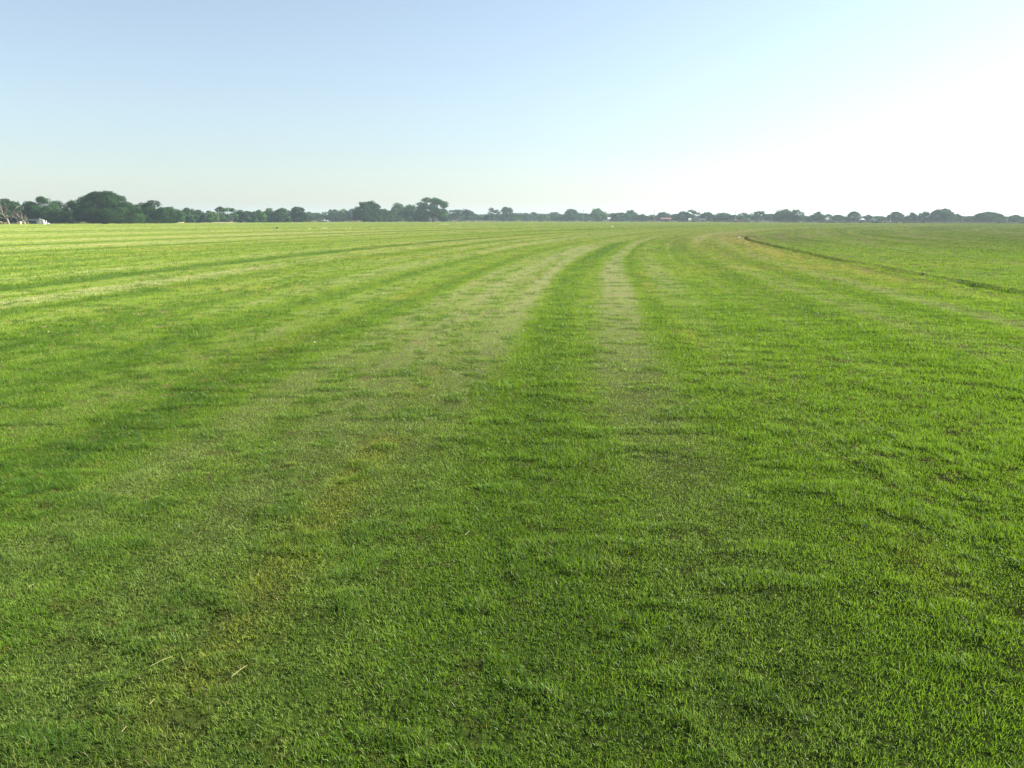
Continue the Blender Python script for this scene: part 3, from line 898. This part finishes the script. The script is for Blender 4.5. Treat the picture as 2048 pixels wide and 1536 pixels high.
def pickup(px, Y):
    x, _ = at(px, Y)
    root = empty('pickup_truck', (x, Y, 0), .06); tag(root, 'white pickup truck parked facing left at the far edge', 'pickup truck')
    W = .95
    def prism(prof, y0, y1):
        n = len(prof); mb = MB()
        return mb.add([(p[0], y0, p[1]) for p in prof] + [(p[0], y1, p[1]) for p in prof],
                      [tuple(range(n)), tuple(range(2*n-1, n-1, -1))] + [(i, i+n, (i+1) % n + n, (i+1) % n) for i in range(n)])
    prism([(-2.65, .45), (-2.7, .8), (-2.6, 1.02), (-1.35, 1.15), (.55, 1.18), (.55, .42)][::-1], -W, W).build('body', M_WHITE, root)
    prism([(-1.35, 1.152), (-.75, 1.78), (.35, 1.80), (.5, 1.182)][::-1], -W+.12, W-.12).build('cab', M_WHITE, root)
    bed = MB().box(.56, 2.7, -W, -W+.08, .45, 1.2).box(.56, 2.7, W-.08, W, .45, 1.2).box(2.62, 2.7, -W+.081, W-.081, .45, 1.2).box(.56, 2.62, -W+.081, W-.081, .45, .6)
    bed.build('bed', M_WHITE, root)
    for s in (-1, 1):
        yy = s*(W-.115)
        w = MB().add([(-1.12, yy, 1.22), (-.2, yy, 1.22), (-.2, yy, 1.70), (-.70, yy, 1.70)], [(0, 1, 2, 3)]).build('side_window', M_GLASS, root)
        MB().add([(-.12, yy, 1.22), (.42, yy, 1.22), (.30, yy, 1.70), (-.12, yy, 1.70)], [(0, 1, 2, 3)]).build('side_window', M_GLASS, root)
        MB().box(-2.72, -2.64, s*.78-.13, s*.78+.13, .78, .95).build('headlight', M_GLASS, root)
        MB().box(2.70, 2.74, s*.85-.07, s*.85+.07, .75, 1.05).build('tail_light', M_RED, root)
    MB().add([(-1.30, -.72, 1.24), (-1.30, .72, 1.24), (-.82, .66, 1.74), (-.82, -.66, 1.74)], [(0, 1, 2, 3)]).build('windscreen', M_GLASS, root)
    MB().box(-2.80, -2.70, -.9, .9, .42, .62).build('bumper', M_GREY, root)
    for wx in (-1.75, 1.7):
        for s in (-1, 1):
            t = MB().tube([(wx, s*.78, .38), (wx, s*.98, .38)], [.38, .38], 18).build('tyre', M_TYRE, root)
            MB().tube([(wx, s*.97, .38), (wx, s*.99, .38)], [.2, .2], 12).build('rim', M_GREY, t)
pickup(648.5, 600)

def long_trailer():
    Y = 548; x, _ = at(1492, Y)
    root = empty('flatbed_trailer', (x, Y, 0)); tag(root, 'long low rusty flatbed trailer right of the fourth pole', 'trailer')
    MB().box(-3.9, 3.9, -1, 1, .85, 1.10).build('deck', M_RED, root)
    MB().box(-3.9, -3.7, -1, 1, 1.1, 1.9).build('headboard', M_RED, root)
    MB().box(1.2, 2.6, -.7, .7, 1.102, 1.6).build('cargo_box', M_OFFW, root)
    for wx in (1.9, 2.8):
        for s in (-.95, .95):
            MB().tube([(wx, s-.12, .45), (wx, s+.12, .45)], [.45, .45], 14).build('tyre', M_TYRE, root)
    MB().box(-3.2, -3.05, -.3, .3, .02, .85).build('stand', M_GREY, root)
    Y = 535; x, _ = at(1473, Y)
    root = empty('tractor', (x, Y, 0)); tag(root, 'small white and orange machine at the foot of the fourth pole', 'tractor')
    MO = mat_plain('orange_paint', (.55, .20, .08), .5)
    MB().box(-.2, 1.5, -.4, .4, .6, 1.25, top=(-.1, 1.4, -.3, .3)).build('hood', MO, root)
    MB().box(-1.1, -.21, -.6, .6, .6, 1.3).build('seat_platform', MO, root)
    MB().box(-1.1, -.15, -.6, .6, 2.15, 2.25).build('canopy', M_WHITE, root)
    for a in (-1.05, -.2):
        for s in (-.55, .55):
            MB().tube([(a, s, 1.3), (a, s, 2.15)], [.04, .04], 5).build('post', M_WHITE, root)
    for wx, r in ((-.75, .62), (1.15, .38)):
        for s in (-.72, .72):
            MB().tube([(wx, s-.14, r), (wx, s+.14, r)], [r, r], 16).build('tyre', M_TYRE, root)
long_trailer()

def canopy():
    Y = 500; x, _ = at(1725, Y)
    root = empty('canopy_tent', (x, Y, 0)); tag(root, 'tiny white canopy between two round trees on the right', 'canopy')
    MB().add([(-1.5, -1.2, 1.75), (1.5, -1.2, 1.75), (1.5, 1.2, 1.75), (-1.5, 1.2, 1.75), (0, 0, 2.5)], [(0,3,2,1), (0,1,4), (1,2,4), (2,3,4), (3,0,4)]).build('roof', M_WHITE, root)
    for a in (-1.4, 1.4):
        for b in (-1.1, 1.1):
            MB().tube([(a, b, 0), (a, b, 1.75)], [.04, .04], 6).build('leg', M_WHITE, root)
canopy()

# pale heap of cut branches, sand heaps along the far road
def heap(px, Y, w, h, label, seed, mat=M_DEAD, name='branch_heap'):
    rng = np.random.default_rng(seed); x, _ = at(px, Y)
    mb = MB()
    for i in range(70):
        t = rng.uniform(-1, 1); p = np.array([t*w/2, rng.normal(0, .6), rng.random()*h*(1-.6*max(0, t))*.5])
        d = rng.normal(0, 1, 3); d[2] = abs(d[2])*.6 + .25; d /= np.linalg.norm(d)
        mb.tube([p, p+d*rng.uniform(.4, 1.3)*h*.5 + np.array([0, 0, .05])], [.07, .03], 4)
    o = mb.build(name, mat); o.location = (x, Y, 0); tag(o, label, 'branches')
heap(909, 610, 4.0, 1.9, 'heap of pale cut branches below the sparse grey tree', 2)
heap(1194, 640, 1.2, .8, 'small pile of pale sticks at the foot of the egg shaped tree', 3, name='stick_pile') if False else None

def mound(px0, px1, Y, h, label, mat=M_TAN):
    x0, _ = at(px0, Y); x1, _ = at(px1, Y); w = x1-x0; nx, ny = 60, 12
    X, Yy = np.meshgrid(np.linspace(-w/2, w/2, nx), np.linspace(-2.5, 2.5, ny))
    Z = h*(1-(2*X/w)**4)*(1-(Yy/2.5)**2)*(.35 + .9*noise(X/2.2+px0, Yy/1.5, 12)) - .04
    vs = np.stack([X.ravel(), Yy.ravel(), Z.ravel()], 1); idx = np.arange(nx*ny).reshape(ny, nx)
    q = np.stack([idx[:-1, :-1], idx[:-1, 1:], idx[1:, 1:], idx[1:, :-1]], -1).reshape(-1, 4)
    me = fast_mesh('sand_mound', vs, q.ravel(), np.arange(len(q))*4, smooth=True)
    o = link('sand_mound', me, mat); o.location = ((x0+x1)/2, Y, 0)
    tag(o, label, 'mound')
mound(354, 366, 428, .55, 'short low bank of pale sand right of the small trailer')
mound(404, 476, 462, .38, 'long low bank of pale sand around the foot of the thin pole')
mound(597, 618, 560, .45, 'low bank of pale sand left of the white pickup')
mound(780, 802, 640, .5, 'low bank of pale soil below the pale feathery tree')

# ------------------------------------------------------------------ small things lying in the field
def pale_cover(px, py, w, d, h, label, mat, name, cat):
    """a low crumpled patch standing proud of the turf"""
    x, y = px_ground(px, py)
    nx, ny = 16, 7
    X, Yy = np.meshgrid(np.linspace(-w/2, w/2, nx), np.linspace(-d/2, d/2, ny))
    Z = h*np.clip(1-(2*X/w)**2, 0, 1)*np.clip(1-(2*Yy/d)**2, 0, 1)*(.5+noise(X*3+px, Yy*3, 2)) - .01
    idx = np.arange(nx*ny).reshape(ny, nx)
    q = np.stack([idx[:-1, :-1], idx[:-1, 1:], idx[1:, 1:], idx[1:, :-1]], -1).reshape(-1, 4)
    o = link(name, fast_mesh(name, np.stack([X.ravel(), Yy.ravel(), Z.ravel()], 1), q.ravel(), np.arange(len(q))*4, smooth=True), mat)
    z = float(height(np.array([x]), np.array([y]))[0])
    o.location = (x, y, z); tag(o, label, cat)
pale_cover(649, 456.6, 1.5, 2.0, .13, 'pale strip of sand in the far turf below the white pickup', M_TAN, 'sand_patch', 'sand')
pale_cover(619, 457.4, .35, 1, .20, 'small pale sand spot left of the strip below the pickup', M_TAN, 'sand_patch', 'sand')
pale_cover(691, 456.6, .4, 1, .15, 'first pale sand spot right of the strip below the pickup', M_TAN, 'sand_patch', 'sand')
pale_cover(700, 456.4, .5, 1, .15, 'second pale sand spot right of the strip below the pickup', M_TAN, 'sand_patch', 'sand')
pale_cover(888, 448.8, 4.5, 6, .13, 'thin pale sand strip in front of the tallest airy tree', M_TAN, 'sand_patch', 'sand')
pale_cover(1225, 453, .5, 1.2, .10, 'small white scrap of sheeting in the far centre right', M_WHITE, 'plastic_sheet', 'sheet')
pale_cover(1478, 475.2, .3, .8, .07, 'whitish broken slab at the far end of the rut', M_STONE, 'slab', 'slab')

def bird():
    x, y = px_ground(553, 458.4)
    root = empty('bird', (x, y, 0), .4); tag(root, 'small dark bird standing on the far turf on the left', 'bird')
    MB().tube([(-.26, 0, .22), (-.12, 0, .20), (.02, 0, .22), (.14, 0, .28), (.19, 0, .36), (.24, 0, .40), (.29, 0, .40), (.36, 0, .385)],
              [.02, .06, .10, .085, .05, .045, .04, .008], 9).build('body', M_DARK, root)
    MB().tube([(.0, .03, .16), (.01, .03, 0)], [.012, .01], 5).tube([(.0, -.03, .16), (.01, -.03, 0)], [.012, .01], 5).build('leg', M_DARK, root)
bird()

def stake():
    x, y = px_ground(1845, 550.5)
    z = float(height(np.array([x]), np.array([y]))[0])
    root = empty('sprinkler_head', (x, y, z)); tag(root, 'small pale marker stub in the turf beside the rut on the right', 'marker')
    MB().tube([(0, 0, -.05), (0, 0, .06)], [.03, .03], 10).build('base', M_DARK, root)
    MB().tube([(0, 0, .06), (0, 0, .10)], [.04, .03], 10).build('cap', M_TAN, root)
stake()

def straw(x0, y0, x1, y1, label):
    a = px_ground(x0, y0, .03); b = px_ground(x1, y1, .03)
    cx, cy = (a[0]+b[0])/2, (a[1]+b[1])/2
    z = float(height(np.array([cx]), np.array([cy]))[0]) + .020
    mb = MB()
    mb.tube([(a[0]-cx, a[1]-cy, .0), (.004, .002, .006), (b[0]-cx, b[1]-cy, .002)], [.0012, .0011, .0006], 5)
    o = mb.build('straw_stalk', M_STRAW); o.location = (cx, cy, z)
    tag(o, label, 'straw', 'dry straws lying on the near turf')
straw(302, 1331, 345, 1313, 'long dry straw lying flat on the turf in the lower left')
straw(463, 1353, 495, 1331, 'slanting dry straw right of the long flat one, lower left')
straw(299, 1412, 311, 1402, 'short dry straw below the long flat one, lower left')
straw(244, 1471, 254, 1461, 'short dry straw nearest the bottom left corner')
straw(1558, 1304, 1565, 1297, 'short pale straw in the turf at the lower right')
straw(1809, 1527, 1824, 1534, 'pale straw touching the bottom border on the right')
straw(1018, 1141, 1024, 1150, 'short upright straw in the turf just below the centre')
straw(930, 1066, 940, 1060, 'reddish dry straw left of the middle of the turf')
straw(57, 1176, 68, 1169, 'short dry straw close to the left border')

def scrap(px, py, s, label, mat=M_STONE, name='leaf_scrap', cat='leaf'):
    x, y = px_ground(px, py, .03); rng = np.random.default_rng(int(px))
    z = float(height(np.array([x]), np.array([y]))[0]) + .03
    n = 9; vs = [(0, 0, s*.28)]
    for i in range(n):
        t = 2*math.pi*i/n; r = s*rng.uniform(.18, .34); vs.append((r*math.cos(t), r*.7*math.sin(t), rng.uniform(-.05, .12)*s))
    vs.append((0, 0, -s*.2))
    fs = [(0, 1+i, 1+(i+1) % n) for i in range(n)] + [(n+1, 1+(i+1) % n, 1+i) for i in range(n)]
    o = MB().add(vs, fs).build(name, mat); o.location = (x, y, z); tag(o, label, cat, 'pale scraps on the turf')
scrap(1944, 1212, .022, 'pale pebble in the dark hollow near the right border', name='pebble', cat='pebble')
scrap(629, 684, .045, 'pale fleck on the turf left of centre, beside the yellowed patch')
scrap(650, 615, .04, 'white fleck on the turf below the pickup, halfway down')
scrap(319, 577, .05, 'white fleck on the dark mown band on the left')
scrap(146, 543, .07, 'white fleck just under the thin pale line at the left', M_OFFW)
scrap(52, 605, .05, 'tan fleck on the turf close to the left border', M_TAN)
scrap(1047, 663, .035, 'white fleck on the pale mown band near the centre')
scrap(1637, 627, .04, 'white fleck right of the thin tan line on the right')
scrap(1612, 625, .04, 'pale fleck left of its white neighbour by the thin tan line', M_OFFW)
scrap(97, 666, .05, 'faint pale fleck low on the left turf', M_OFFW)

# ------------------------------------------------------------------ haze
hz = MB().box(-3100, 3100, -3100, 3100, -1.5, 34)
m, nt, N, L = new_mat('haze_air')
pv = N.new('ShaderNodeVolumePrincipled')
pv.inputs['Color'].default_value = (.70, .88, 1, 1)
pv.inputs['Density'].default_value = .00021
pv.inputs['Anisotropy'].default_value = .25
o_ = N.new('ShaderNodeOutputMaterial'); L.new(pv.outputs[0], o_.inputs['Volume'])
ho = hz.build('haze', m); tag(ho, 'thin pale morning haze over the whole field', 'haze', kind='stuff')
